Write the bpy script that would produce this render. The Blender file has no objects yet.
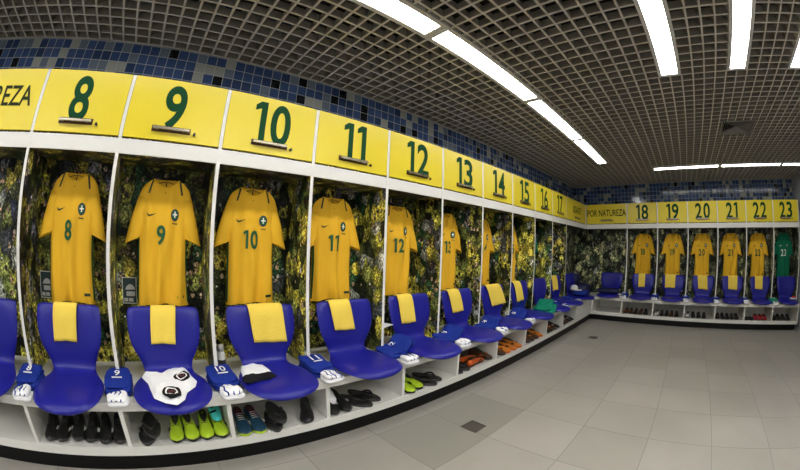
import bpy, math, random
from mathutils import Vector, Matrix, noise
C = bpy.context.scene
COL = C.collection
PI = math.pi

# ------------------------------------------------------------------ camera
U = 0.62                                    # width of one locker bay, metres
cd = bpy.data.cameras.new('camera'); cam = bpy.data.objects.new('camera', cd); COL.objects.link(cam)
cd.type = 'PANO'; cd.panorama_type = 'FISHEYE_LENS_POLYNOMIAL'
cd.sensor_width = 36.0; cd.sensor_height = 36.0 * 470 / 800; cd.sensor_fit = 'HORIZONTAL'
cd.fisheye_fov = math.radians(220)
cd.fisheye_polynomial_k0 = 0.0
cd.fisheye_polynomial_k1 = -0.0659498888
cd.fisheye_polynomial_k2 = -3.902309e-05
cd.fisheye_polynomial_k3 = -2.62442e-06
cd.fisheye_polynomial_k4 = -2.180904e-07
cd.clip_start = 0.02
r_ = Vector((0.6632095, 0.74770529, 0.03301466)); u_ = Vector((0.00300387, -0.04677053, 0.99890114)); f_ = Vector((-0.74842778, 0.66238155, 0.03326467))
cam.matrix_world = Matrix(((r_.x, u_.x, -f_.x, 1.91273), (r_.y, u_.y, -f_.y, 0.92804), (r_.z, u_.z, -f_.z, 1.24), (0, 0, 0, 1)))
C.camera = cam
# ------------------------------------------------------------------ world, exposure
wd = bpy.data.worlds.new('world'); C.world = wd; wd.use_nodes = True
wd.node_tree.nodes['Background'].inputs[0].default_value = (0.5, 0.5, 0.5, 1)
wd.node_tree.nodes['Background'].inputs[1].default_value = 0.0
C.view_settings.view_transform = 'Standard'; C.view_settings.look = 'None'
C.view_settings.exposure = 0.0; C.view_settings.gamma = 1.0; C.view_settings.use_curve_mapping = False
LAMP = 19.5                                  # strength of the fluorescent diffusers

# ------------------------------------------------------------------ sizes
YB = 7.36; E = 0.254; BACK = -0.372
Z_SIGN1, Z_SIGN0, Z_RAIL0, Z_BENCH, Z_UNDER, Z_SHELF, Z_BASE = 2.122, 1.756, 1.663, 0.42, 0.371, 0.150, 0.093
X0, WM = 0.86, 0.616
ZC = 2.542; XR = 4.62; YR = -3.0

# ------------------------------------------------------------------ materials
def mat(name, col, rough=0.5, metal=0.0, spec=0.5, bump=None, sheen=0.0, emit=None):
    m = bpy.data.materials.new(name); m.use_nodes = True
    nt = m.node_tree; b = nt.nodes['Principled BSDF']
    b.inputs['Base Color'].default_value = (*col, 1); b.inputs['Roughness'].default_value = rough
    b.inputs['Metallic'].default_value = metal; b.inputs['Specular IOR Level'].default_value = spec
    if emit: b.inputs['Emission Color'].default_value = (*emit[0], 1); b.inputs['Emission Strength'].default_value = emit[1]
    n = nt.nodes.new('ShaderNodeTexNoise'); n.inputs['Scale'].default_value = bump[0] if bump else 40
    tc = nt.nodes.new('ShaderNodeTexCoord'); nt.links.new(tc.outputs['Object'], n.inputs['Vector'])
    if bump:
        bp = nt.nodes.new('ShaderNodeBump'); bp.inputs['Strength'].default_value = bump[1]; bp.inputs['Distance'].default_value = bump[2]
        nt.links.new(n.outputs['Fac'], bp.inputs['Height']); nt.links.new(bp.outputs['Normal'], b.inputs['Normal'])
    elif not emit:
        mp = nt.nodes.new('ShaderNodeMapRange'); mp.inputs['To Min'].default_value = rough * 0.9; mp.inputs['To Max'].default_value = min(1, rough * 1.1)
        nt.links.new(n.outputs['Fac'], mp.inputs['Value']); nt.links.new(mp.outputs['Result'], b.inputs['Roughness'])
    return m
def math_n(nt, op, a, b=None, c=None):
    n = nt.nodes.new('ShaderNodeMath'); n.operation = op
    for i, v in enumerate((a, b, c)):
        if v is None: continue
        if isinstance(v, (int, float)): n.inputs[i].default_value = v
        else: nt.links.new(v, n.inputs[i])
    return n.outputs[0]
def ramp(nt, fac, stops, interp='LINEAR'):
    n = nt.nodes.new('ShaderNodeValToRGB'); n.color_ramp.interpolation = interp
    el = n.color_ramp.elements
    while len(el) < len(stops): el.new(0.5)
    for e, (p, c) in zip(el, stops): e.position = p; e.color = (*c, 1)
    nt.links.new(fac, n.inputs['Fac']); return n.outputs['Color']
def mix(nt, fac, a, b, mode='MIX'):
    n = nt.nodes.new('ShaderNodeMix'); n.data_type = 'RGBA'; n.blend_type = mode
    for i, v in ((0, fac), (6, a), (7, b)):
        if isinstance(v, (int, float)): n.inputs[i].default_value = v
        elif isinstance(v, tuple): n.inputs[i].default_value = (*v, 1)
        else: nt.links.new(v, n.inputs[i])
    return n.outputs[2]

WHITE = mat('white_laminate', (0.80, 0.79, 0.74), 0.35)
YELLOW = mat('yellow_laminate', (0.82, 0.66, 0.03), 0.30)
GREENINK = mat('dark_green_lettering', (0.004, 0.060, 0.020), 0.6, spec=0.15)
DARKINK = mat('dark_olive_lettering', (0.025, 0.035, 0.012), 0.6, spec=0.15)
BLACKKICK = mat('black_plinth', (0.004, 0.004, 0.004), 0.4, spec=0.2)
CHROME = mat('brushed_metal', (0.42, 0.38, 0.30), 0.28, 1.0)
DARKMETAL = mat('dark_metal', (0.05, 0.045, 0.04), 0.4, 0.8)
BLUEP = mat('blue_seat_vinyl', (0.010, 0.011, 0.25), 0.36, spec=0.4, bump=(160, 0.12, 0.002))
GOLD = mat('golden_jersey_fabric', (0.86, 0.49, 0.028), 0.75, spec=0.2, bump=(55, 0.15, 0.01))
GREENJ = mat('green_keeper_fabric', (0.005, 0.17, 0.085), 0.75, spec=0.2, bump=(55, 0.15, 0.01))
JGREEN = mat('jersey_green_trim', (0.008, 0.10, 0.035), 0.7)
JDARK = mat('jersey_dark_trim', (0.012, 0.03, 0.015), 0.7)
CRESTB = mat('crest_dark_blue', (0.01, 0.03, 0.06), 0.6)
CRESTW = mat('crest_white', (0.85, 0.85, 0.80), 0.6)
CLOTHY = mat('pale_yellow_cloth', (0.90, 0.66, 0.10), 0.85, spec=0.15, bump=(90, 0.2, 0.01))
CLOTHB = mat('royal_blue_fabric', (0.010, 0.030, 0.26), 0.75, spec=0.2, bump=(60, 0.25, 0.01))
CLOTHG = mat('emerald_fabric', (0.005, 0.22, 0.13), 0.7, spec=0.2, bump=(60, 0.25, 0.01))
CLOTHW = mat('white_knit', (0.86, 0.86, 0.88), 0.85, spec=0.1, bump=(80, 0.3, 0.01))
CLOTHK = mat('black_knit', (0.012, 0.012, 0.014), 0.8, spec=0.1, bump=(80, 0.3, 0.01))
NAVY = mat('navy_nylon', (0.008, 0.012, 0.06), 0.6, bump=(50, 0.3, 0.01))
TEALC = mat('turquoise_fabric', (0.08, 0.62, 0.60), 0.8, spec=0.1)
RED = mat('red_synthetic', (0.55, 0.02, 0.03), 0.4)
LIME = mat('lime_synthetic', (0.50, 0.72, 0.03), 0.35)
BLACKS = mat('black_synthetic', (0.012, 0.012, 0.012), 0.30)
DARKG = mat('charcoal_rubber', (0.035, 0.035, 0.035), 0.5)
ORANGE = mat('orange_synthetic', (0.80, 0.14, 0.015), 0.4)
AMBER = mat('amber_synthetic', (0.90, 0.30, 0.04), 0.4)
BROWN = mat('brown_leather', (0.10, 0.045, 0.02), 0.45)
TEALS = mat('petrol_blue_synthetic', (0.012, 0.055, 0.10), 0.4)
BLADESHADE = mat('louvre_cell_painted_shade', (0.25, 0.23, 0.195), 0.6)  # same blade metal, darkened: shade inside the cells put into the colour
VENTM = mat('vent_grey', (0.22, 0.215, 0.20), 0.5)
HANDLEB = mat('dark_bronze', (0.10, 0.055, 0.03), 0.4, 0.5)
MAROON = mat('maroon_lining', (0.07, 0.008, 0.012), 0.7)
SHOEW = mat('white_synthetic', (0.75, 0.75, 0.72), 0.4)
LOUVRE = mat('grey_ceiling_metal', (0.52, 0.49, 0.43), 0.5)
PLENUM = mat('dark_void_above_ceiling', (0.02, 0.018, 0.015), 0.9)
LAMPFRAME = mat('lamp_housing', (0.62, 0.61, 0.58), 0.4)
DIFF = mat('glowing_lamp_diffuser', (0.9, 0.9, 0.9), 0.4, emit=((1.0, 0.985, 0.95), LAMP))
DIFF2 = mat('glowing_dimmed_lamp_diffuser', (0.9, 0.9, 0.9), 0.4, emit=((1.0, 0.985, 0.95), LAMP * .55))  # back row dimmed so the back wall stays darker
PLASTER = mat('painted_wall', (0.42, 0.43, 0.46), 0.6)
STEEL = mat('drain_steel', (0.30, 0.28, 0.24), 0.4, 0.9)
HOLE = mat('drain_dark', (0.01, 0.01, 0.01), 0.9)
CARD = mat('card_dark_print', (0.03, 0.06, 0.06), 0.5)

def poster_mat():
    m = bpy.data.materials.new('printed_crowd_photo'); m.use_nodes = True; nt = m.node_tree; b = nt.nodes['Principled BSDF']
    g = nt.nodes.new('ShaderNodeNewGeometry'); pos = g.outputs['Position']
    nz = nt.nodes.new('ShaderNodeTexNoise'); nz.inputs['Scale'].default_value = 9; nt.links.new(pos, nz.inputs['Vector'])
    w = nt.nodes.new('ShaderNodeVectorMath'); w.operation = 'MULTIPLY_ADD'; w.inputs[1].default_value = (.03, .03, .03)
    nt.links.new(nz.outputs['Color'], w.inputs[0]); nt.links.new(pos, w.inputs[2]); P = w.outputs[0]
    def vor(scale, seed):
        ad = nt.nodes.new('ShaderNodeVectorMath'); ad.inputs[1].default_value = (seed, seed * 2.3, seed); nt.links.new(P, ad.inputs[0])
        sc = nt.nodes.new('ShaderNodeVectorMath'); sc.operation = 'MULTIPLY'; sc.inputs[1].default_value = (1, 1, .72); nt.links.new(ad.outputs[0], sc.inputs[0])
        v = nt.nodes.new('ShaderNodeTexVoronoi'); v.inputs['Scale'].default_value = scale; nt.links.new(sc.outputs[0], v.inputs['Vector'])
        s = nt.nodes.new('ShaderNodeSeparateColor'); nt.links.new(v.outputs['Color'], s.inputs[0]); return v.outputs['Distance'], s.outputs[0], s.outputs[1]
    def nse(scale, seed, det=3):
        ad = nt.nodes.new('ShaderNodeVectorMath'); ad.inputs[1].default_value = (seed, seed, seed); nt.links.new(pos, ad.inputs[0])
        n = nt.nodes.new('ShaderNodeTexNoise'); n.inputs['Scale'].default_value = scale; n.inputs['Detail'].default_value = det; nt.links.new(ad.outputs[0], n.inputs['Vector']); return n.outputs['Fac']
    d1, c1, e1 = vor(12.5, 0.0)          # bodies in shirts
    body = ramp(nt, c1, [(0, (.020, .025, .012)), (.14, (.07, .09, .025)), (.22, (.56, .52, .03)), (.42, (.14, .17, .03)), (.50, (.70, .58, .03)), (.66, (.03, .10, .04)), (.76, (.30, .33, .06)), (.86, (.10, .11, .13)), (.94, (.45, .46, .42))], 'CONSTANT')
    body = mix(nt, 1.0, body, ramp(nt, d1, [(.15, (1.1, 1.1, 1.1)), (.65, (.30, .32, .28))]), 'MULTIPLY')
    fold = ramp(nt, nse(55, 2.0, 2), [(.40, (.35, .35, .35)), (.60, (1.25, 1.25, 1.2))])
    body = mix(nt, 1.0, body, fold, 'MULTIPLY')
    d2, c2, e2 = vor(27, 7.7)            # heads
    skin = ramp(nt, c2, [(0, (.012, .009, .006)), (.30, (.28, .18, .10)), (.50, (.02, .016, .012)), (.68, (.40, .30, .19)), (.84, (.45, .45, .42)), (.92, (.05, .09, .03))], 'CONSTANT')
    hair = math_n(nt, 'GREATER_THAN', nse(60, 5.5, 1), .55)
    skin = mix(nt, hair, skin, (.012, .010, .008))
    hm = math_n(nt, 'MULTIPLY', math_n(nt, 'LESS_THAN', d2, .40), math_n(nt, 'GREATER_THAN', e2, .52))
    rim = math_n(nt, 'MULTIPLY', math_n(nt, 'LESS_THAN', d2, .50), math_n(nt, 'GREATER_THAN', e2, .52))
    col = mix(nt, math_n(nt, 'MULTIPLY', rim, .7), body, (.010, .012, .008))
    col = mix(nt, hm, col, skin)
    d3, c3, e3 = vor(95, 3.1)            # fine speckle
    col = mix(nt, .6, col, mix(nt, 1.0, col, ramp(nt, c3, [(0, (.10, .10, .10)), (.4, (.8, .8, .8)), (.85, (2.2, 2.2, 2.0))], 'CONSTANT'), 'MULTIPLY'))
    big = ramp(nt, nse(2.4, 4.0), [(.36, (.30, .30, .30)), (.60, (1.15, 1.15, 1.1))])
    col = mix(nt, 1.0, col, big, 'MULTIPLY')
    # some areas of the print are violet-blue night, the corner is mostly dark green
    sp = nt.nodes.new('ShaderNodeSeparateXYZ'); nt.links.new(pos, sp.inputs[0])
    lf = math_n(nt, 'MULTIPLY', ramp(nt, math_n(nt, 'MULTIPLY_ADD', sp.outputs[1], -.45, .75), [(.3, (0, 0, 0)), (.8, (1, 1, 1))]), ramp(nt, nse(2.6, 9.0), [(.45, (0, 0, 0)), (.6, (1, 1, 1))]))
    col = mix(nt, math_n(nt, 'MULTIPLY', lf, .8), col, mix(nt, 1.0, col, (.30, .28, .75), 'MULTIPLY'))
    cf = ramp(nt, math_n(nt, 'MULTIPLY_ADD', sp.outputs[1], .5, -2.7), [(.35, (0, 0, 0)), (.7, (1, 1, 1))])
    col = mix(nt, math_n(nt, 'MULTIPLY', cf, .6), col, mix(nt, 1.0, col, (.62, .75, .50), 'MULTIPLY'))
    top = ramp(nt, math_n(nt, 'MULTIPLY_ADD', sp.outputs[2], 1.0, -1.0), [(.35, (1, 1, 1)), (.66, (.75, .75, .85))])   # darkens and turns slightly bluer towards the top
    col = mix(nt, 1.0, col, top, 'MULTIPLY')
    bw = nt.nodes.new('ShaderNodeRGBToBW'); nt.links.new(col, bw.inputs[0])
    col = mix(nt, math_n(nt, 'MULTIPLY_ADD', cf, .38, .12), col, bw.outputs[0])
    col = mix(nt, 1.0, col, (2.6, 2.6, 2.6), 'MULTIPLY')
    nt.links.new(col, b.inputs['Base Color']); b.inputs['Roughness'].default_value = .45; b.inputs['Specular IOR Level'].default_value = .25
    return m
POSTER = poster_mat()

def tile_mat(name, axis):
    m = bpy.data.materials.new(name); m.use_nodes = True; nt = m.node_tree; b = nt.nodes['Principled BSDF']
    g = nt.nodes.new('ShaderNodeNewGeometry'); sp = nt.nodes.new('ShaderNodeSeparateXYZ'); nt.links.new(g.outputs['Position'], sp.inputs[0])
    s = .0765
    a = math_n(nt, 'DIVIDE', sp.outputs[axis], s); z = math_n(nt, 'DIVIDE', math_n(nt, 'SUBTRACT', sp.outputs[2], 2.306), s)
    ia, iz = math_n(nt, 'FLOOR', a), math_n(nt, 'FLOOR', z); fa, fz = math_n(nt, 'FRACT', a), math_n(nt, 'FRACT', z)
    cb = nt.nodes.new('ShaderNodeCombineXYZ'); nt.links.new(ia, cb.inputs[0]); nt.links.new(iz, cb.inputs[1]); cb.inputs[2].default_value = 3.7
    wn = nt.nodes.new('ShaderNodeTexWhiteNoise'); wn.noise_dimensions = '3D'; nt.links.new(cb.outputs[0], wn.inputs['Vector'])
    col = ramp(nt, wn.outputs['Value'], [(0, (.045, .085, .21)), (.30, (.065, .11, .25)), (.52, (.032, .058, .14)), (.68, (.34, .36, .33)), (.80, (.15, .19, .25)), (.92, (.006, .009, .012))], 'CONSTANT')
    # mortar
    def edge(f): return math_n(nt, 'MAXIMUM', math_n(nt, 'LESS_THAN', f, .03), math_n(nt, 'GREATER_THAN', f, .97))
    mo = math_n(nt, 'MAXIMUM', edge(fa), edge(fz))
    nt.links.new(mix(nt, mo, col, (.42, .44, .44)), b.inputs['Base Color'])
    nt.links.new(math_n(nt, 'MULTIPLY_ADD', mo, .45, .12), b.inputs['Roughness'])
    bp = nt.nodes.new('ShaderNodeBump'); bp.invert = True; bp.inputs['Distance'].default_value = .002; bp.inputs['Strength'].default_value = .5
    nt.links.new(mo, bp.inputs['Height']); nt.links.new(bp.outputs['Normal'], b.inputs['Normal'])
    return m
TILE_L = tile_mat('blue_mosaic_left', 1); TILE_B = tile_mat('blue_mosaic_back', 0)

def floor_mat():
    m = bpy.data.materials.new('grey_floor_tiles'); m.use_nodes = True; nt = m.node_tree; b = nt.nodes['Principled BSDF']
    g = nt.nodes.new('ShaderNodeNewGeometry'); sp = nt.nodes.new('ShaderNodeSeparateXYZ'); nt.links.new(g.outputs['Position'], sp.inputs[0])
    s = .5133
    a = math_n(nt, 'DIVIDE', math_n(nt, 'SUBTRACT', sp.outputs[0], .387), s); c = math_n(nt, 'DIVIDE', math_n(nt, 'SUBTRACT', sp.outputs[1], 2.647), s)
    ia, ic = math_n(nt, 'FLOOR', a), math_n(nt, 'FLOOR', c); fa, fc = math_n(nt, 'FRACT', a), math_n(nt, 'FRACT', c)
    cb = nt.nodes.new('ShaderNodeCombineXYZ'); nt.links.new(ia, cb.inputs[0]); nt.links.new(ic, cb.inputs[1])
    wn = nt.nodes.new('ShaderNodeTexWhiteNoise'); wn.noise_dimensions = '2D'; nt.links.new(cb.outputs[0], wn.inputs['Vector'])
    col = ramp(nt, wn.outputs['Value'], [(0, (.300, .282, .246)), (.5, (.322, .304, .268)), (1, (.344, .322, .286))])
    n = nt.nodes.new('ShaderNodeTexNoise'); n.inputs['Scale'].default_value = 1.6; n.inputs['Detail'].default_value = 6; nt.links.new(g.outputs['Position'], n.inputs['Vector'])
    col = mix(nt, 1.0, col, ramp(nt, n.outputs['Fac'], [(.3, (.88, .88, .87)), (.7, (1.06, 1.06, 1.06))]), 'MULTIPLY')
    # the two replaced, darker tiles around the drain
    dk = math_n(nt, 'MULTIPLY', math_n(nt, 'LESS_THAN', math_n(nt, 'ABSOLUTE', math_n(nt, 'SUBTRACT', sp.outputs[0], .6437)), .2567),
                math_n(nt, 'LESS_THAN', math_n(nt, 'ABSOLUTE', math_n(nt, 'SUBTRACT', sp.outputs[1], 2.647)), .5133))
    col = mix(nt, dk, col, (.250, .241, .206))
    def edge(f): return math_n(nt, 'MAXIMUM', math_n(nt, 'LESS_THAN', f, .0045), math_n(nt, 'GREATER_THAN', f, .9955))
    mo = math_n(nt, 'MULTIPLY', math_n(nt, 'MAXIMUM', edge(fa), edge(fc)), .75)
    nt.links.new(mix(nt, mo, col, (.12, .11, .10)), b.inputs['Base Color'])
    rr = ramp(nt, n.outputs['Fac'], [(.3, (.34, .34, .34)), (.7, (.46, .46, .46))])
    nt.links.new(rr, b.inputs['Roughness']); b.inputs['Specular IOR Level'].default_value = .45
    return m
FLOOR = floor_mat()

# ------------------------------------------------------------------ mesh helpers
class MB:
    def __init__(s): s.v = []; s.f = []; s.m = []
    def add(s, vs, fs, mi=0):
        o = len(s.v); s.v += [tuple(v) for v in vs]; s.f += [tuple(i + o for i in f) for f in fs]
        s.m += ([mi] * len(fs)) if isinstance(mi, int) else list(mi)
        return s
    def box(s, a, b, mi=0, faces=None):
        (x0, y0, z0), (x1, y1, z1) = a, b
        vs = [(x0, y0, z0), (x1, y0, z0), (x1, y1, z0), (x0, y1, z0), (x0, y0, z1), (x1, y0, z1), (x1, y1, z1), (x0, y1, z1)]
        fs = [(0, 3, 2, 1), (4, 5, 6, 7), (0, 1, 5, 4), (1, 2, 6, 5), (2, 3, 7, 6), (3, 0, 4, 7)]   # -z +z -y +x +y -x
        return s.add(vs, fs, faces if faces else mi)
    def loft(s, rings, mi=0, closed=True, cap0=False, cap1=False):
        n = len(rings[0]); vs = [v for r in rings for v in r]; fs = []
        for i in range(len(rings) - 1):
            for j in range(n if closed else n - 1):
                k = (j + 1) % n; fs.append((i * n + j, i * n + k, (i + 1) * n + k, (i + 1) * n + j))
        if cap0: fs.append(tuple(range(n - 1, -1, -1)))
        if cap1: fs.append(tuple((len(rings) - 1) * n + j for j in range(n)))
        return s.add(vs, fs, mi)
    def tube(s, pts, r, n=8, mi=0, taper=None):
        pts = [Vector(p) for p in pts]; rings = []
        for i, p in enumerate(pts):
            t = (pts[min(i + 1, len(pts) - 1)] - pts[max(i - 1, 0)]).normalized()
            a = t.cross(Vector((0, 0, 1)) if abs(t.z) < .9 else Vector((1, 0, 0))).normalized(); b = t.cross(a)
            rr = r if taper is None else r * taper[i]
            rings.append([p + a * rr * math.cos(2 * PI * k / n) + b * rr * math.sin(2 * PI * k / n) for k in range(n)])
        return s.loft(rings, mi, True, True, True)
    def build(s, name, mats, parent=None, smooth=False, bevel=0, solid=0, sub=0, off=0):
        me = bpy.data.meshes.new(name); me.from_pydata(s.v, [], s.f); me.update()
        for m in (mats if isinstance(mats, (list, tuple)) else [mats]): me.materials.append(m)
        for p, i in zip(me.polygons, s.m): p.material_index = i; p.use_smooth = smooth
        o = bpy.data.objects.new(name, me); COL.objects.link(o)
        if parent: o.parent = parent
        if solid:
            q = o.modifiers.new('solid', 'SOLIDIFY'); q.thickness = solid; q.offset = off
        if bevel:
            q = o.modifiers.new('bevel', 'BEVEL'); q.width = bevel; q.segments = 2; q.limit_method = 'ANGLE'
        if sub:
            q = o.modifiers.new('sub', 'SUBSURF'); q.levels = sub; q.render_levels = sub
        return o
def tag(o, label=None, cat=None, group=None, kind=None):
    for k, v in (('label', label), ('category', cat), ('group', group), ('kind', kind)):
        if v: o[k] = v
    return o
def root(name, loc, rz=0, label=None, cat=None, group=None):
    o = bpy.data.objects.new(name, None); COL.objects.link(o); o.location = loc; o.rotation_euler = (0, 0, rz); o.empty_display_size = .05
    return tag(o, label, cat, group)
def copy_tree(o, parent=None, loc=None, rz=None, label=None, group=None, skip=()):
    c = o.copy(); COL.objects.link(c)
    if parent: c.parent = parent
    if loc is not None: c.location = loc
    if rz is not None: c.rotation_euler = (0, 0, rz)
    if label: c['label'] = label
    if group: c['group'] = group
    for ch in list(o.children):
        if ch.name.split('.')[0] in skip: continue
        copy_tree(ch, c)
    return c
FONT = {}
def text_mesh(txt, w=None, h=1.0, bold=0.0, sx=None):
    """flat glyphs centred at 0 in (u,v); returns verts (2d) and faces"""
    cu = bpy.data.curves.new('t', 'FONT'); cu.body = txt; cu.size = 1.0; cu.offset = bold; cu.resolution_u = 6; cu.space_character = 1.0
    ob = bpy.data.objects.new('t', cu); COL.objects.link(ob)
    dg = bpy.context.evaluated_depsgraph_get(); me = bpy.data.meshes.new_from_object(ob.evaluated_get(dg))
    vs = [(v.co.x, v.co.y) for v in me.vertices]; fs = [tuple(p.vertices) for p in me.polygons]
    bpy.data.objects.remove(ob); bpy.data.curves.remove(cu); bpy.data.meshes.remove(me)
    x0, x1 = min(v[0] for v in vs), max(v[0] for v in vs); y0, y1 = min(v[1] for v in vs), max(v[1] for v in vs)
    k = h / (y1 - y0); kx = (w / (x1 - x0)) if w else k * (sx or 1)
    return [((x - (x0 + x1) / 2) * kx, (y - (y0 + y1) / 2) * k) for x, y in vs], fs
def digits(txt, h):
    """condensed sign numerals: stroke-built 1 with its flag, the rest from the glyphs"""
    V = []; F = []; x = 0
    for c in txt:
        if c == '1':
            w = .29 * h; st_ = .145 * h
            v = [(w - st_, -h / 2), (w, -h / 2), (w, h / 2), (w - st_ - .02 * h, h / 2), (.0, h * .40), (.0, h * .27), (w - st_, h * .33)]; f = [(0, 1, 2, 6), (6, 2, 3, 4, 5)]
        else:
            w = .50 * h; v, f = text_mesh(c, w=w, h=h, bold=.022); v = [(a + w / 2, b) for a, b in v]
        o = len(V); V += [(a + x, b) for a, b in v]; F += [tuple(i + o for i in q) for q in f]; x += w + .12 * h
    x -= .12 * h
    return [(a - x / 2, b) for a, b in V], F
# place (o outward, a along, z) on each wall: left wall = identity, back wall = rotation of -90 deg
LW = dict(rz=0.0, at=lambda o, a, z: (o, a, z))
BW = dict(rz=-PI / 2, at=lambda o, a, z: (a, YB - o, z))

# ------------------------------------------------------------------ the room
def st(name, mb, m, **k): o = mb.build(name, m, **k); o['kind'] = 'structure'; return o
st('floor', MB().box((BACK - .1, YR - .1, -.1), (XR + .1, YB + .5, 0)), FLOOR)
st('wall_left', MB().box((BACK - .1, YR - .1, 0), (BACK, YB + .5, 3.1)), TILE_L)
st('wall_back', MB().box((BACK, YB - BACK, 0), (XR + .1, YB - BACK + .1, 3.1)), TILE_B)
st('wall_right', MB().box((XR, YR, 0), (XR + .1, YB - BACK, 3.1)), PLASTER)
st('wall_front', MB().box((BACK, YR - .1, 0), (XR + .1, YR, 3.1)), PLASTER)

PIT = .10333
rects = []                                   # lamp and vent openings in the egg-crate: x0,x1,y0,y1
GX = 1.907; GY = 3.47
def snapx(n): return GX + n * PIT
def snapy(n): return GY + n * PIT
lamps = []
for k in range(-3, 3): lamps.append((.640, .840, 3.455 + 1.25 * (k - 1), 3.455 + 1.25 * k, 'y', 'L', k))
for cx in (0, 6, 12, 18):
    for k in (0, -1, -3, -4): lamps.append((snapx(cx), snapx(cx + 2), snapy(12 * k - 12), snapy(12 * k), 'y', 'C%d' % cx, k))
for k in range(-1, 2): lamps.append((snapx(8 + 12 * k - 12 + 0), snapx(8 + 12 * k), snapy(29), snapy(31), 'x', 'B', k))
lamps = [(a, b, c, d, e, f, g) for a, b, c, d, e, f, g in lamps]
lamps = [l for l in lamps if not (l[5] == 'B' and l[6] == -1)] + [(snapx(20), snapx(25.9), snapy(29), snapy(31), 'x', 'B', 2)]
rects = [l[:4] for l in lamps]
VENT = (snapx(6.3), snapx(10.8), snapy(10.7), snapy(15.2)); rects.append(VENT)
TH = .0075
def intervals(lo, hi, pos, ax):
    segs = [(lo, hi)]
    for r in rects:
        a0, a1, b0, b1 = (r[0], r[1], r[2], r[3]) if ax == 'x' else (r[2], r[3], r[0], r[1])   # a: axis of pos, b: along
        if a0 + .004 - TH < pos < a1 - .004 + TH:
            out = []
            for s0, s1 in segs:
                if b1 <= s0 or b0 >= s1: out.append((s0, s1)); continue
                if b0 > s0: out.append((s0, b0))
                if b1 < s1: out.append((b1, s1))
            segs = out
    return segs
g = MB(); BH = .055
i = -30
while True:
    x = snapx(i); i += 1
    if x < BACK + .01: continue
    if x > XR - .01: break
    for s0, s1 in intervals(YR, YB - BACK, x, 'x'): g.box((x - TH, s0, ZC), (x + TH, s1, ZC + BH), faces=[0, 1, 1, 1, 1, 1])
i = -80
while True:
    y = snapy(i); i += 1
    if y < YR + .01: continue
    if y > YB - BACK - .01: break
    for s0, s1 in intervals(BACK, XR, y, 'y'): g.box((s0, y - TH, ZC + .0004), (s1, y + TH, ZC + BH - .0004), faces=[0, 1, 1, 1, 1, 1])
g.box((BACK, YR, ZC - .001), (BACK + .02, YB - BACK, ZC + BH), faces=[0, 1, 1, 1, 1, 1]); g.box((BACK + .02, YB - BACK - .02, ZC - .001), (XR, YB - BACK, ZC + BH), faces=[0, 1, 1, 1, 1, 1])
st('ceiling', g, [LOUVRE, BLADESHADE])
st('ceiling_slab', MB().box((BACK - .1, YR - .1, 3.1), (XR + .1, YB + .5, 3.2)), PLENUM)

# ceiling lamps
def lamp_thing(r, label):
    x0, x1, y0, y1 = r[:4]; cx, cy = (x0 + x1) / 2, (y0 + y1) / 2
    t = root('ceiling_light', (cx, cy, ZC), 0, label, 'ceiling light', 'fluorescent lamps set into the grid ceiling')
    hx, hy = (x1 - x0) / 2 - .002, (y1 - y0) / 2 - .002; m = .031; zt = .075; z0 = -.004
    f = MB()
    f.box((-hx, -hy, z0), (-hx + m, hy, zt)); f.box((hx - m, -hy, z0), (hx, hy, zt))
    f.box((-hx + m, -hy, z0), (hx - m, -hy + m, zt)); f.box((-hx + m, hy - m, z0), (hx - m, hy, zt))
    f.box((-hx + m, -hy + m, zt - .01), (hx - m, hy - m, zt))
    f.build('housing', LAMPFRAME, t)
    MB().box((-hx + m, -hy + m, .004), (hx - m, hy - m, .012)).build('diffuser', DIFF2 if r[5] == 'B' else DIFF, t)
names = {'L': 'row of lamps above the left lockers', 'B': 'row of lamps in front of the back wall lockers'}
vis = {('L', 0): 'fluorescent ceiling lamp above locker 12, second in the row beside the left wall, cut corner to corner with the first',
       ('L', -1): 'first fluorescent lamp of the left row, cut by the top edge',
       ('L', 1): 'fluorescent lamp third in the left row, above lockers 13 to 15',
       ('L', 2): 'fluorescent lamp at the far end of the left row',
       ('C0', 0): 'wide fluorescent lamp coming in from the top edge, nearest the left row',
       ('C6', 0): 'fluorescent lamp hanging straight in from the top edge, middle one of three',
       ('C12', 0): 'fluorescent lamp at the right edge of the picture, outermost of the three',
       ('B', 0): 'lamp parallel to the back wall above lockers 18 to 20, nearest the corner',
       ('B', 1): 'lamp parallel to the back wall above lockers 21 and 22',
       ('B', 2): 'lamp parallel to the back wall above locker 23, nearest the right edge'}
vis[('L', 0)] = 'second fluorescent lamp in the left row, above lockers 12 and 13'
for l in lamps: lamp_thing(l, vis.get((l[5], l[6]), 'added fluorescent ceiling lamp, unseen from the viewpoint'))  # lamps missing from the label table are unseen extras, added for illumination

# air vent
x0, x1, y0, y1 = VENT; t = root('air_vent', ((x0 + x1) / 2, (y0 + y1) / 2, ZC), 0, 'square four-way air vent in the grid ceiling near the back lamps', 'air vent')
h = (x1 - x0) / 2 - .004; f = MB()
def sqring(a0, z0, a1, z1): return [[(-a0, -a0, z0), (a0, -a0, z0), (a0, a0, z0), (-a0, a0, z0)], [(-a1, -a1, z1), (a1, -a1, z1), (a1, a1, z1), (-a1, a1, z1)]]
f.loft(sqring(h, -.003, h - .02, -.003)).loft(sqring(h, -.003, h, .07)); f.build('frame', VENTM, t, solid=.003)
k = 0
for a in [h - .03 - .027 * j for j in range(7)]:
    MB().loft(sqring(a, -.002, max(a - .022, .006), .028)).build('louvre', VENTM, t, solid=.002)
MB().box((-h + .01, -h + .01, .066), (h - .01, h - .01, .07)).build('backing', PLENUM, t)

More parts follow.
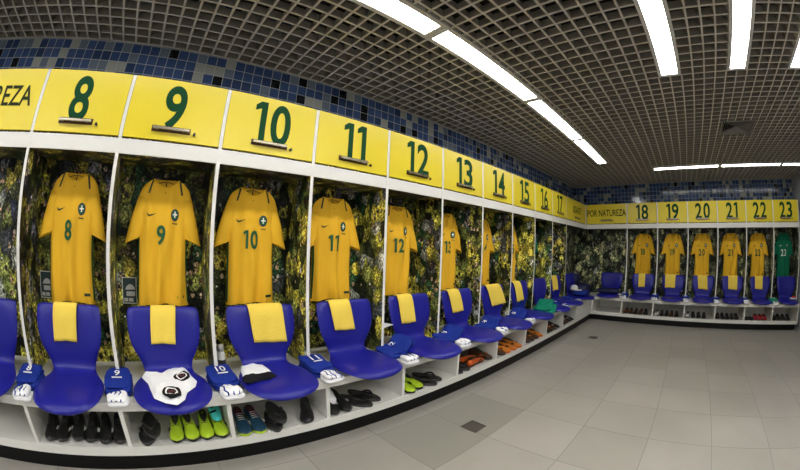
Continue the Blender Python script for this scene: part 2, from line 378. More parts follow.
# floor drains
def drain(x, y, s, label):
    t = root('floor_drain', (x, y, 0), 0, label, 'drain'); f = MB(); n = 7; b = s * .09
    f.box((-s, -s, 0), (s, -s + b, .004)).box((-s, s - b, 0), (s, s, .004)).box((-s, -s + b, 0), (-s + b, s - b, .004)).box((s - b, -s + b, 0), (s, s - b, .004))
    f.build('rim', STEEL, t); g = MB()
    for i in range(1, n):
        q = -s + b + (2 * s - 2 * b) * i / n
        g.box((q - s * .05, -s + b, .0012), (q + s * .05, s - b, .0034))
        g.box((-s + b, q - s * .05, .0012), (s - b, q + s * .05, .0030))
    g.build('grate', STEEL, t); MB().box((-s + b, -s + b, 0), (s - b, s - b, .001)).build('pit', HOLE, t)
drain(.745, 2.70, .066, 'square metal floor drain grate set in the darker floor tiles')
drain(.70, 5.75, .062, 'small dark floor drain far off near the corner benches')

# ------------------------------------------------------------------ locker bays
def locker(W, a0, a1, sign, label, kind='num', last=False, first=True, e0=0, e1=0):
    c = (a0 + a1) / 2; hw = (a1 - a0) / 2; T = .011
    t = root('locker', W['at'](0, c, 0), W['rz'], label, 'locker', 'open lockers along the walls')
    side = [1, 0, 1, 0, 1, 0]
    def upright(y, nm='side_panel'):
        MB().box((BACK + .003, y - T, Z_BENCH + .001), (0, y + T, Z_SIGN1), faces=[0, 0, 1, 0, 1, 0]).build(nm, [WHITE, POSTER], t)
    if first: upright(-hw)
    if last: upright(hw)
    MB().box((BACK + .003, -hw + T - e0, Z_BENCH + .001), (BACK + .009, hw - T + e1, Z_SIGN1 - .02)).build('back_panel', POSTER, t)
    MB().box((BACK + .01, -hw + T - e0, Z_SIGN1 - .018), (-.022, hw - T + min(e1, .01), Z_SIGN1 - .001)).build('top_board', WHITE, t)
    MB().box((BACK + .010, -hw + T - e0, Z_RAIL0 + .004), (-.016, hw - T + min(e1, .01), Z_RAIL0 + .020), faces=[1, 0, 0, 0, 0, 0]).build('shelf', [WHITE, POSTER], t)
    MB().box((-.015, -hw + T, Z_RAIL0), (-.001, hw - T, Z_SIGN0 - .010)).build('rail', WHITE, t)
    d = MB().box((-.018, -hw + T + .002, Z_SIGN0 + .001), (.002, hw - T - .002, Z_SIGN1)).build('flap_door', YELLOW, t, bevel=.001)
    if kind == 'num':
        v, f = digits(sign, .272)
        MB().add([(.0035, a - (.008 if len(sign) == 1 else 0), 1.952 + b) for a, b in v], f).build('number_lettering', GREENINK, d)
    else:
        tw = {1.24: 1.06}.get(round(a1 - a0, 2), .80 if len(sign) > 8 else .47)
        v, f = text_mesh(sign, w=tw, h=.125, bold=.014)
        if tw > 1: v = [(a + .022, b) for a, b in v]
        MB().add([(.0035, a, 1.955 + b) for a, b in v], f).build('lettering', DARKINK, d)
    hy = -.005; hd = MB()
    hd.box((.018, hy - .112, 1.812), (.030, hy + .112, 1.828))
    for s in (-.085, .085): hd.box((.0025, hy + s - .008, 1.812), (.020, hy + s + .008, 1.826))
    hd.build('handle', CHROME, d, bevel=.003); MB().box((.0025, hy - .120, 1.802), (.007, hy + .120, 1.837)).build('handle_plate', HANDLEB, d, bevel=.002)
    lk = MB().tube([(.003, hy + .145, 1.808), (.014, hy + .145, 1.808)], .009, 10).box((.014, hy + .143, 1.798), (.018, hy + .147, 1.818)); lk.build('lock', DARKMETAL, d)
    if kind == 'num':
        MB().tube([(-.22, 0, Z_RAIL0), (-.22, 0, 1.640), (-.222, 0, 1.634), (-.235, 0, 1.634), (-.240, 0, 1.642)], .0035, 6).build('coat_hook', DARKMETAL, t, smooth=True)
    return t
for n in range(10):
    q = 'left wall' if n < 8 else 'far end of the left wall'
    locker(LW, n * U, (n + 1) * U, str(n + 8), 'white open locker with crowd photo lining under the yellow sign %d' % (n + 8))
locker(LW, 10 * U, YB - .012, 'GIGANTE', 'wide corner locker on the left wall under the yellow lettered sign beside sign 17', 'txt', e1=.382)
locker(LW, -1.24, 0, 'POR NATUREZA', 'locker at the left picture edge under the yellow sign ending in EZA', 'txt')
locker(BW, .012, X0, 'POR NATUREZA', 'wide corner locker on the back wall under the yellow POR NATUREZA sign', 'txt', first=False, e0=.384)
for n in range(6): locker(BW, X0 + n * WM, X0 + (n + 1) * WM, str(n + 18), 'white open locker with crowd photo lining under the yellow sign %d' % (n + 18), last=(n == 5))
AE = X0 + 6 * WM
tag(MB().box((-.014, YB - .011, Z_BENCH), (.011, YB + .012, Z_SIGN1 + .002)).build('corner_post', WHITE), 'white post where the left and back locker rows meet', 'post')
bpy.data.objects['corner_post'].data.transform(Matrix.Translation((0, 0, 0)))
# keep the post only along the sign band (below it the corner is open)
o = bpy.data.objects['corner_post']
for v in o.data.vertices:
    if v.co.z < 1: v.co.z = Z_RAIL0

# ------------------------------------------------------------------ benches
def bench(W, a0, a1, divs, label, corner0=0.0, o0=None, endcap=False):
    t = root('bench', W['at'](0, a0, 0), W['rz'], label, 'bench'); L = a1 - a0
    def bx(n, o_0, b0, z0, o_1, b1, z1, m): return MB().box((o_0, b0, z0), (o_1, b1, z1)).build(n, m, t, bevel=.002)
    lo = corner0
    bx('bench_top', BACK + .002, lo, Z_UNDER, E, L, Z_BENCH, WHITE)
    bx('base_shelf', BACK + .002, lo, Z_BASE, E, L, Z_SHELF, WHITE)
    bx('back_board', BACK + .002, lo, Z_SHELF, BACK + .014, L, Z_UNDER, WHITE)
    bx('plinth', BACK + .01, lo, 0, E - .004, L - (.06 if endcap else 0), Z_BASE, BLACKKICK)
    for d in divs: bx('divider', BACK + .014, d - a0 - .013, Z_SHELF, E - .003, d - a0 + .013, Z_UNDER, WHITE)
bench(LW, -2.5, YB - BACK - .002, [n * U for n in range(-3, 11)], 'long white bench with shoe cubbies and black plinth along the left wall')
_b = [o for o in bpy.data.objects if o.name == 'bench'][0]
MB().box((E - .018, 10 * U + 2.5 + .014, Z_SHELF), (E - .002, YB - E + 2.5, Z_UNDER)).build('front_panel', WHITE, _b)
bench(BW, E, AE, [E + .014] + [X0 + n * WM for n in range(7)][:-1] + [AE - .013], 'white bench with shoe cubbies along the back wall under lockers 18 to 23', endcap=True)

# ------------------------------------------------------------------ chairs
def chair(W, a, label, width=1.0):
    t = root('locker_chair', W['at'](0, a + .01, Z_BENCH), W['rz'], label, 'chair', 'blue padded chairs fixed on the benches')
    def surf(path, n=17):
        rings = []
        for (x, z, w, cup, side, th, nx, nz) in path:
            r = []
            for j in range(2 * n):
                if j < n: s = -1 + 2 * j / (n - 1); sg = 1
                else: s = 1 - 2 * (j - n) / (n - 1); sg = -1
                e = math.sqrt(max(0, 1 - abs(s) ** 5)); y = w * s
                off = sg * th * .5 * e
                r.append((x + nx * off + cup * s * s * nx, y, z + nz * off + cup * s * s * nz - 0))
            rings.append(r)
        return rings
    back = [(-.082, .428, .10, 0, 0, .002, 1, 0), (-.082, .427, .190, 0, 0, .02, 1, 0), (-.080, .421, .216, .005, 0, .032, 1, 0), (-.076, .400, .226, .010, 0, .042, 1, 0), (-.066, .33, .227, .020, 0, .045, 1, 0), (-.055, .26, .222, .024, 0, .045, 1, 0),
            (-.048, .20, .205, .022, 0, .044, 1, .05), (-.046, .150, .178, .016, 0, .042, 1, .12), (-.046, .112, .160, .012, 0, .04, .96, .25), (-.036, .082, .152, .010, 0, .04, .85, .5), (-.022, .064, .151, .008, 0, .038, .7, .7), (.0, .048, .150, .006, 0, .030, .4, .9), (.02, .045, .13, .006, 0, .02, .2, 1)]
    seat = [(-.044, .10, .130, .008, 0, .02, .9, .4), (-.036, .082, .149, .008, 0, .032, .85, .5), (-.024, .067, .151, .008, 0, .040, .7, .7), (-.004, .052, .156, .006, 0, .042, .4, .92), (.03, .045, .175, .006, 0, .044, .15, 1), (.08, .043, .203, .004, 0, .045, 0, 1), (.15, .044, .222, .001, 0, .046, 0, 1), (.22, .046, .224, -.003, 0, .046, 0, 1),
            (.29, .046, .216, -.006, 0, .046, 0, 1), (.345, .044, .196, -.007, 0, .046, 0, 1), (.385, .038, .166, -.006, 0, .042, .15, 1), (.410, .030, .128, -.004, 0, .036, .3, .95), (.424, .022, .080, -.002, 0, .026, .4, .9), (.429, .016, .03, 0, 0, .010, .5, .85)]
    MB().loft(surf(back), cap0=True, cap1=True).build('backrest', BLUEP, t, smooth=True, sub=1)
    MB().loft(surf(seat), cap0=True, cap1=True).build('seat', BLUEP, t, smooth=True, sub=1)
    MB().box((.02, -.09, .001), (.21, .09, .024)).build('mount', DARKMETAL, t)
    return t
ch0 = chair(LW, .5 * U, 'blue padded chair in front of locker 8 with a yellow cloth over its back')
def put_chair(W, a, label): return copy_tree(ch0, None, W['at'](0, a + .01, Z_BENCH), W['rz'], label)
for n in range(1, 10):
    extra = {1: ' with a white shirt on its seat', 2: ' with a black and white sock', 8: ', no yellow cloth on it'}.get(n, ' with a yellow cloth over its back')
    put_chair(LW, (n + .5) * U, 'blue padded chair in front of locker %d%s' % (n + 8, extra))
put_chair(LW, -.30, 'blue padded chair cut off by the left picture edge')
put_chair(LW, 6.60, 'blue padded chair at the end of the left bench, next to the corner')
put_chair(BW, .555, 'blue padded chair in the back corner under POR NATUREZA with dark bags')
for n in range(6):
    put_chair(BW, X0 + (n + .5) * WM + .03, 'blue padded chair in front of locker %d%s' % (n + 18, '' if n == 5 else ' with a yellow cloth over its back'))

# ------------------------------------------------------------------ jerseys on hangers
def wz(z):
    pts = [(0, .168), (.10, .163), (.25, .158), (.42, .160), (.50, .166), (.56, .172), (.62, .172), (.655, .160), (.68, .140), (.70, .114), (.712, .090)]
    for (a, p), (b, q) in zip(pts, pts[1:]):
        if z <= b: k = (z - a) / (b - a); return p + (q - p) * k
    return pts[-1][1]
def dz(z): return .050 if z < .45 else .050 - (.030) * min(1, (z - .45) / .25)
def rip(y, z, seed):
    k = max(0, 1 - z / .75)
    return (.013 * math.sin(y * 46 + 1.7 * math.sin(z * 5 + seed) + seed) + .005 * math.sin(y * 90 + seed * 2)) * (.25 + k) + .006 * math.sin(z * 15 + y * 18 + seed) * (.3 + .7 * k)
def fx(y, z, seed, sg=1):
    w = wz(max(0, min(.712, z))); s = min(1, abs(y) / w)
    e = (1 - s ** 2.6) ** .5 if s < 1 else 0
    return sg * dz(z) * e + rip(y, z, seed) * (e if sg > 0 else e * .6)
def make_jersey(seed, fab, label, ink):
    t = root('jersey', (0, 0, 0), 0, label, 'jersey', 'jerseys hanging in the lockers')
    zs = [0, .02] + [.02 + .045 * k for k in range(1, 11)] + [.50, .53, .56, .59, .62, .64, .655, .668, .68, .69, .70, .712]
    zs = sorted(set(round(z, 4) for z in zs)); n = 56; rings = []
    for z in zs:
        w = wz(z); r = []
        for j in range(n): s = -math.cos(PI * j / n); r.append((fx(s * w, z, seed, 1), s * w, z))
        for j in range(n): s = math.cos(PI * j / n); r.append((fx(s * w, z, seed, -1), s * w, z))
        rr = []
        for (x, y, q) in r:
            if z > .66 and x >= 0: q -= .045 * (z - .66) / .052 * max(0, 1 - (y / .082) ** 2)
            if z < .03: q += .008 * math.cos(y * 20)
            rr.append((x, y, q))
        rings.append(rr)
    MB().loft(rings).build('body', fab, t, smooth=True)
    # collar
    top = rings[-1]; low = [(x * 1.0, y * 1.0, z) for x, y, z in top]
    MB().loft([[(x + (.003 if x >= 0 else -.003), y * 1.02, z - .006) for x, y, z in top], [(x * .92, y * .96, z + .004) for x, y, z in top]]).build('collar', fab, t, smooth=True, solid=.002)
    for s in (-1, 1):
        p0, p1 = Vector((0, s * .134, .602)), Vector((.006, s * .198, .362))
        ax = (p1 - p0).normalized(); b = Vector((0, ax.z, -ax.y)) * s; rr = []; b = (b + Vector((0, s * -.0, -.0)))
        for k in range(9):
            q = k / 8; c = p0.lerp(p1, q); hw = .044 + .012 * q; hd = .026 + .012 * q
            bq = b.lerp(Vector((0, -s * .95, .36)), max(0, (q - .45) / .55))
            rr.append([c + bq * (hw * math.cos(2 * PI * j / 20)) + Vector((1, 0, 0)) * (hd * math.sin(2 * PI * j / 20) * (1 + .15 * math.sin(3 * j + 5 * q + seed)) + .004 * math.sin(9 * q + seed)) for j in range(20)])
        sl = MB().loft(rr, cap0=True).build('sleeve', fab, t, smooth=True)
        MB().loft([[v + ax * -.012 + (v - p1) * .02 for v in rr[-1]], [v + ax * .002 + (v - p1) * .02 for v in rr[-1]]]).build('cuff', fab, sl, smooth=True, solid=.001)
        # shoulder stripe
        v = [];
        for k in range(6):
            z = .708 - .016 * k; y = s * (.090 + .004 * k)
            for dy in (-.006, .006): v.append((fx(y + dy, z, seed) + .003, y + dy, z))
        MB().add(v, [(2 * k, 2 * k + 1, 2 * k + 3, 2 * k + 2) for k in range(5)]).build('shoulder_stripe', JDARK, t)
        v = []
        for k in range(12):
            z = .01 + .04 * k
            for e in (.945, .995): y = s * wz(z) * e; v.append((fx(y, z, seed) + .003, y * 1.012, z))
        MB().add(v, [(2 * k, 2 * k + 1, 2 * k + 3, 2 * k + 2) for k in range(11)]).build('side_stripe', JGREEN, t)
    def decal(nm, poly, cy, cz, m, lift=.003, faces=None):
        v = [(fx(cy + a, cz + b, seed) + lift, cy + a, cz + b) for a, b in poly]
        if nm.startswith('crest') or nm == 'swoosh':
            s0, s1 = fx(cy - .024, cz, seed), fx(cy + .024, cz, seed); pad = .002
            v = [(s0 + (s1 - s0) * (a + .024) / .048 + lift + pad, cy + a, cz + b) for a, b in poly]
        return MB().add(v, faces or [tuple(range(len(v)))]).build(nm, m, t)
    # neck tape, swoosh, crest, hem tag
    MB().add([(-.012, -.004, .698), (-.012, .004, .698), (fx(0, .64, seed) + .003, .004, .635), (fx(0, .64, seed) + .003, -.004, .635)], [(0, 1, 2, 3)]).build('neck_tab', JDARK, t)
    decal('swoosh', [(a * 1.25, b * 1.5) for a, b in [(-.024, .010), (-.023, .000), (-.014, -.006), (-.004, -.004), (.026, .009), (-.006, .002), (-.014, .001), (-.019, .004)]], -.080, .505, ink if ink is CRESTW else JDARK)
    sh = [(.020 * math.sin(2 * PI * k / 20), .026 * math.cos(2 * PI * k / 20) * (1.15 if math.cos(2 * PI * k / 20) < 0 else 1)) for k in range(20)]
    decal('crest', [(a * 1.3, b * 1.25) for a, b in sh], .072, .515, CRESTB)
    decal('crest_ring', [(a * .95, b * .95) for a, b in sh], .072, .515, JGREEN, .0042)
    decal('crest_cross', [(-.004, .018), (.004, .018), (.004, .004), (.014, .004), (.014, -.004), (.004, -.004), (.004, -.018), (-.004, -.018), (-.004, -.004), (-.014, -.004), (-.014, .004), (-.004, .004)], .072, .515, CRESTW, .0056)
    decal('crest_name', [(-.017, -.003), (.017, -.005), (.017, .001), (-.017, .003)], .074, .464, JDARK)
    decal('hem_tag', [(-.022, -.008), (.022, -.008), (.022, .008), (-.022, .008)], .118, .045, JDARK)
    return t
def number_on(t, txt, seed, ink):
    v, f = digits(txt, .112)
    MB().add([(fx(a - .012, .395 + b, seed) + .0085, a - .012, .395 + b) for a, b in v], f).build('number_lettering', ink, t)
def hanger(loc, rz, label):
    t = root('clothes_hanger', loc, rz, label, 'hanger', 'wire hangers holding the jerseys')
    MB().tube([(0, -.165, .640), (0, -.10, .672), (0, -.02, .700), (0, .02, .700), (0, .10, .672), (0, .165, .640), (0, .15, .632), (0, -.15, .632), (0, -.165, .640)], .0025, 6).build('wire_frame', DARKMETAL, t, smooth=True)
    MB().tube([(0, 0, .700), (0, 0, .735), (0, .010, .752), (0, .013, .765), (0, .006, .778), (0, -.005, .780), (0, -.012, .772)], .002, 6).build('hook', DARKMETAL, t, smooth=True)
    return t
JX = -.235; JZ = .836
protos = {}
def put_jersey(W, a, num, fab, seed):
    key = (fab.name, seed); loc = W['at'](JX, a, JZ); ink = CRESTW if fab is GREENJ else JGREEN
    col = 'green goalkeeper' if fab is GREENJ else 'golden yellow'
    lab = '%s jersey with number %s hanging in locker %s' % (col, num, num)
    if key not in protos:
        t = make_jersey(seed, fab, lab, ink); t.location = loc; t.rotation_euler = (0, 0, W['rz']); protos[key] = t
    else:
        t = copy_tree(protos[key], None, loc, W['rz'], lab, skip=('number_lettering',))
    number_on(t, num, seed, ink); t.scale = (1, 1, 1.036)
    return t
hg = None
JOFF = {8: .01, 9: .02, 10: -.01, 11: -.01, 12: -.01}
for n in range(16):
    num = n + 8; W = LW if n < 10 else BW; a = (n + .5) * U + JOFF.get(num, 0) if n < 10 else X0 + (n - 10 + .5) * WM
    put_jersey(W, a, str(num), GREENJ if num in (16, 23) else GOLD, (0.3, 1.9, 3.4)[n % 3])
    lab = 'thin wire hanger holding the number %d jersey' % num
    loc = W['at'](JX - .004, a, JZ + .0275)
    if hg is None: hg = hanger(loc, W['rz'], lab)
    else: copy_tree(hg, None, loc, W['rz'], lab)

# ------------------------------------------------------------------ yellow cloths over the chair backs
def towel(W, a, w, drop, skew, label, seed):
    t = root('yellow_cloth', W['at'](0, a, Z_BENCH), W['rz'], label, 'cloth', 'yellow cloths over the chair backs')
    prof = [(-.112, .34), (-.113, .38), (-.112, .415), (-.104, .431), (-.082, .4375), (-.060, .431), (-.0485, .416), (-.040, .39), (-.036, .35), (-.030, .30), (-.024, .26), (-.018, .225), (-.016, .20)]
    z_end = .43 - drop; n = 14; rows = []
    pf = prof[:8]; m = 9
    for k in range(1, m + 1):
        z = .39 + (z_end - .39) * k / m
        x = -.040 + (.39 - z) * .115 + .003
        pf = pf + [(x, z)]
    for i, (x, z) in enumerate(pf):
        q = max(0, (.43 - z) / drop) if i > 5 else 0; r = []
        for j in range(n + 1):
            s = j / n - .5; y = s * w * (1 - .04 * q) + skew * q
            r.append((x + .005 + .003 * math.sin(s * 14 + seed + 3 * q) * q + .024 * (y / .22) ** 2, y, z + .006 * math.sin(s * 3 + seed) * q))
        rows.append(r)
    MB().loft(rows, closed=False).build('cloth', CLOTHY, t, smooth=True, solid=.005, off=1)
    return t
for num, c, w, dr, sk in (('8', .311, .165, .20, -.015), ('9', .945, .155, .205, -.015), ('10', 1.585, .225, .225, .02), ('11', 2.125, .165, .20, .03), ('12', 2.73, .155, .22, .025), ('13', 3.34, .16, .205, .05),
                          ('14', 4.02, .27, .22, .09), ('15', 4.57, .17, .24, .07), ('17', 5.80, .22, .22, .03)):
    towel(LW, c, w, dr, sk, 'pale yellow cloth draped over the chair back at locker ' + num, len(num) + c)
for num, c, w, dr, sk in (('18', 1.178, .135, .24, .01), ('19', 1.757, .21, .23, .005), ('20', 2.41, .20, .235, .03), ('21', 3.055, .20, .225, .01), ('22', 3.63, .175, .21, .01)):
    towel(BW, c, w, dr, sk, 'pale yellow cloth draped over the chair back at locker ' + num, c)

# ------------------------------------------------------------------ folded clothes
def slab_cloth(mb, cx, cy, z0, lx, ly, h, seed, ang=0, mi=0, tilt=0, amp=1.0, edge=None):
    """one puffy folded layer, rounded edges, wrinkled"""
    n = 28; m = 9; rings = []; ca, sa = math.cos(ang), math.sin(ang)
    for i in range(m + 1):
        p = PI * (i / m - .5); rr = math.cos(p) ** .32 if i not in (0, m) else .02; zz = math.sin(p)
        r = []
        for j in range(n):
            a = 2 * PI * j / n; c, s = math.cos(a), math.sin(a); e = (abs(c) ** 5 + abs(s) ** 5) ** (-1 / 5)
            x, y = lx / 2 * c * e * rr, ly / 2 * s * e * rr
            nv = noise.noise(Vector((x * 14 + seed, y * 14, seed * 1.7))); n2 = noise.noise(Vector((x * 38, y * 38 + seed, i * .5)))
            k = 1 + .07 * n2 * amp
            x *= k; y *= k
            z = z0 + h / 2 + zz * h / 2 + (nv * .018 * amp + n2 * .004) * (.5 + .5 * zz) + tilt * x
            X, Y = cx + x * ca - y * sa, cy + x * sa + y * ca; q = 0
            if edge is not None: q = max(0, min(1, (Y - edge + .05) / .07)); q = .074 * q * q * (3 - 2 * q)
            r.append((X, Y, max(z, .001) + q))
        rings.append(r)
    mb.loft(rings, mi, True, True, True)
def top_z(cx, x, tilt, z): return z + tilt * (x - cx)
def fold_set(W, a, num, cloth, seed, big=1.0, size=None, ang=0, ox=0.0, number=True, green=False, glabel=None, edge=None):
    nm = 'folded_shorts'
    loc = W['at'](.075 + ox, a, Z_BENCH)
    col = 'green' if green else 'blue'
    side = W
    t = root(nm, loc, W['rz'] + ang, glabel or ('folded %s clothing lying on the bench left of chair %s' % (col, num)), 'folded clothes', 'folded clothes between the chairs')
    b = MB(); hk = .72 if size else 1.0; lx, ly = size or (.25 * big, .170 * big); wide = size is not None; nx = -.045 if wide else -.018; ns = .75 if wide else 1.0
    slab_cloth(b, 0, 0, .001, lx, ly, .030 * hk, seed, edge=edge); slab_cloth(b, .004, .003, .028 * hk, lx * .97, ly * .98, .026 * hk, seed + 3, tilt=-.05, edge=edge)
    slab_cloth(b, -.008, -.002, .052 * hk, lx * .90, ly * .95, .024 * hk, seed + 5, tilt=-.10, edge=edge)
    b.build('fabric', cloth, t, smooth=True)
    if number:
        v, f = text_mesh(num, w=.034 if len(num) == 1 else .058, h=.062, bold=.012)
        def lf(p): q = 0 if edge is None else max(0, min(1, (p - edge + .05) / .07)); return .074 * q * q * (3 - 2 * q)
        MB().add([(nx - q * ns, p * ns, (.073 if wide else .088) + .10 * q * ns + lf(p * ns)) for p, q in v], f).build('number_lettering', CRESTW, t)
        if edge is None: MB().box((.026, -.030, .0775), (.030, .032, .0835)).build('stripe', CRESTW, t)
    # rolled socks in front
    t2 = root('folded_socks', W['at'](.262 + ox + (.0 if edge is None else .015), a + .01 - (0 if edge is None else .05), Z_BENCH), W['rz'] + ang, ('white folded socks in front of the %s clothing left of chair %s' % (col, num)) if not glabel else 'white folded socks at the corner end of the left bench', 'socks', 'white socks in front of the folded clothes')
    b = MB(); slab_cloth(b, 0, 0, .001, .115, .125, .030, seed + 9); slab_cloth(b, .003, -.004, .028, .105, .115, .026, seed + 11, tilt=-.05)
    b.build('knit', CLOTHW, t2, smooth=True)
    s = MB(); sg = random.Random(int(seed * 10))
    for k in range(3):
        y0 = -.045 + .03 * k + sg.uniform(-.008, .008)
        s.tube([(-.045, y0, .0562), (-.015, y0 + .012, .0575), (.02, y0 + .002, .0555), (.045, y0 + .015, .050), (.058, y0 + .012, .040)], .0042, 6)
    s.build('knit_stripe', CLOTHB if not green else CLOTHG, t2, smooth=True)
AOFF = {0: .015, 1: 0, 2: .015, 3: .015, 4: .06, 5: .05, 6: .06, 7: .06, 9: .03}
for k in range(0, 8): fold_set(LW, k * U + AOFF.get(k, 0), str(k + 8), CLOTHB, 1.3 + k * 1.7, size=None if k < 4 else (.20, .28), ang=(.03, 0, .08, .05, 0, 0, 0, 0)[k], edge=None if k < 4 else .096 - AOFF[k] + .015)
fold_set(LW, 9 * U + .0, '17', CLOTHB, 8.8, big=1.0)
fold_set(LW, 10 * U + .0, 'a', CLOTHB, 9.4, number=False, glabel='blue folded clothing at the corner end of the left bench')
# big green bundle at the end of chair 15 / start of 16
t = root('folded_shorts', LW['at'](.17, 4.99, Z_BENCH), 0, 'bright green folded goalkeeper clothing beside chair 16', 'folded clothes', 'folded clothes between the chairs')
b = MB(); slab_cloth(b, 0, .02, .002, .30, .30, .05, 2.2, edge=.07); slab_cloth(b, -.02, .02, .05, .22, .30, .05, 4.4, edge=.07); b.build('fabric', CLOTHG, t, smooth=True)
for n in range(5):
    fold_set(BW, X0 + n * WM + .0, str(18 + n), CLOTHB, 2.2 + n * 1.9, ox=-.02, big=.95)
fold_set(BW, X0 + 5 * WM + .03, '23', CLOTHG, 12.2, green=True, ox=0.02, big=1.1)

# white shirt with round crests on chair 9
def crumple(mb, outline, z0, thick, seed, mi=0, res=26, zf=None):
    xs = [p[0] for p in outline]; ys = [p[1] for p in outline]
    cx, cy = sum(xs) / len(xs), sum(ys) / len(ys); n = len(outline); rings_t = []; R = 9
    dens = []
    for i in range(n):
        a, b = Vector(outline[i]), Vector(outline[(i + 1) % n])
        for k in range(5): dens.append(a.lerp(b, k / 5))
    for r in range(R + 1):
        q = r / R; ring = []
        for p in dens:
            x, y = cx + (p.x - cx) * q, cy + (p.y - cy) * q
            base = zf(x, y) if zf else z0
            e = (1 - q ** 4) ** .5
            w = noise.noise(Vector((x * 22, y * 22, seed))) * .6 + noise.noise(Vector((x * 50, y * 50, seed + 5))) * .3
            ring.append((x, y, base + thick * e * (1 + .75 * w) + .0015))
        rings_t.append(ring)
    mb.loft(rings_t, mi, True, True, False)
    bot = [(x, y, (zf(x, y) if zf else z0) + .0008) for x, y, z in rings_t[-1]]
    mb.loft([rings_t[-1], bot], mi, True, False, True)
SEATZ = Z_BENCH + .071
t = root('training_shirt', (.22, .95, SEATZ), 0, 'crumpled white shirt with two round black crests lying on chair 9', 'shirt')
out = [(-.20, .02), (-.19, .09), (-.10, .105), (-.02, .125), (.04, .11), (.10, .06), (.17, .04), (.215, 0.0), (.19, -.05), (.14, -.10), (.05, -.115), (-.02, -.125), (-.10, -.16), (-.15, -.145), (-.13, -.05), (-.17, -.02)]
out = [(a * 1.12 - .02, c * 1.12) for a, c in out]
b = MB(); crumple(b, out, 0, .030, 3.3); b.build('fabric', CLOTHW, t, smooth=True)
for (cx, cy, cz, r) in ((-.06, .058, .044, .056), (.135, -.015, .040, .058)):
    def zs(x, y): return .030 * (1 + .75 * (noise.noise(Vector((x * 22, y * 22, 3.3))) * .6 + noise.noise(Vector((x * 50, y * 50, 8.3))) * .3)) + .0045
    def disc(rad, z, n=24): return [(cx + rad * math.cos(2 * PI * k / n), cy + .85 * rad * math.sin(2 * PI * k / n), zs(cx + rad * math.cos(2 * PI * k / n), cy + .85 * rad * math.sin(2 * PI * k / n)) + z) for k in range(n)]
    c = MB().loft([disc(r * 1.0, -.008), disc(r, 0), disc(r * .75, 0), disc(r * .5, 0), disc(r * .25, 0), disc(.001, 0)]).build('round_crest', CLOTHK, t, smooth=True)
    MB().loft([disc(r * .68, .002), disc(r * .6, .002), disc(r * .52, .002)]).build('crest_ring', CRESTW, c)
    MB().add([(cx + a, cy + bb, zs(cx + a, cy + bb) + .003) for a, bb in ((-.018, -.016), (.012, -.018), (.02, .0), (.01, .018), (-.014, .014), (-.022, 0))], [(0, 1, 2, 3, 4, 5)]).build('crest_figure', MAROON, c)
# sock on chair 10
t = root('sports_sock', (.13, 1.44, SEATZ - .001), 0, 'white sock with a black end crumpled on chair 10', 'sock')
b = MB(); crumple(b, [(-.11, -.05), (-.12, .03), (-.09, .09), (-.02, .10), (.05, .10), (.08, .06), (.08, -.03), (.04, -.08), (-.03, -.07)], 0, .020, 6.1); b.build('knit', CLOTHW, t, smooth=True)
b = MB(); crumple(b, [(.06, -.09), (.05, -.03), (.06, .05), (.05, .10), (.09, .11), (.12, .06), (.125, -.01), (.14, -.07), (.11, -.10)], 0, .024, 7.7); b.build('black_end', CLOTHK, t, smooth=True)

# deodorant can
t = root('spray_can', (-.10, 1.295, Z_BENCH), 0, 'small white spray can standing behind the blue clothing at locker 10', 'spray can')
def lathe(prof, n=20): return [[(r * math.cos(2 * PI * k / n), r * math.sin(2 * PI * k / n), z) for k in range(n)] for r, z in prof]
MB().loft(lathe([(.024, .001), (.026, .006), (.026, .125), (.020, .138), (.016, .142)]), cap0=True, cap1=True).build('can', SHOEW, t, smooth=True)
MB().loft(lathe([(.020, .142), (.020, .175), (.017, .182), (.004, .184)]), cap0=True, cap1=True).build('cap', LAMPFRAME, t, smooth=True)
MB().loft(lathe([(.0264, .05), (.0264, .09)])).build('label_band', DARKG, t, smooth=True)

# photo cards in lockers 8 and 9
for (y, z, num, tl) in ((.072, .905, '8', .08), (.715, .893, '9', 0)):
    t = root('photo_card', (BACK + .0095, y, z), 0, 'small dark printed card with pale border stuck inside locker ' + num, 'card', 'printed cards inside the lockers')
    MB().box((0, -.052, -.083), (.003, .052, .083)).build('card', CRESTW, t)
    MB().box((.0031, -.047, -.078), (.004, .047, .078)).build('print', CARD, t)
    p = MB(); p.add([(.0045, a, b) for a, b in ((-.030, .005), (-.02, .026), (.0, .040), (.022, .036), (.040, .018), (.040, .006))], [(0, 1, 2, 3, 4, 5)])
    p.box((.0041, -.022, -.035), (.0046, .040, -.006)).box((.0041, -.040, -.070), (.0046, -.012, -.048)).box((.0041, -.006, -.070), (.0046, .026, -.048))
    p.build('picture', LAMPFRAME, t)

# white paper tab at locker 12
t = tag(MB().add([(-.02, 2.497, .66), (-.02, 2.60, .632), (-.02, 2.50, .615), (-.017, 2.497, .66), (-.017, 2.60, .632), (-.017, 2.50, .615)], [(3, 4, 5), (2, 1, 0), (0, 1, 4, 3), (1, 2, 5, 4), (2, 0, 3, 5)]).build('paper_flag', CRESTW), 'small white paper flag sticking out of the panel left of chair 12', 'paper')

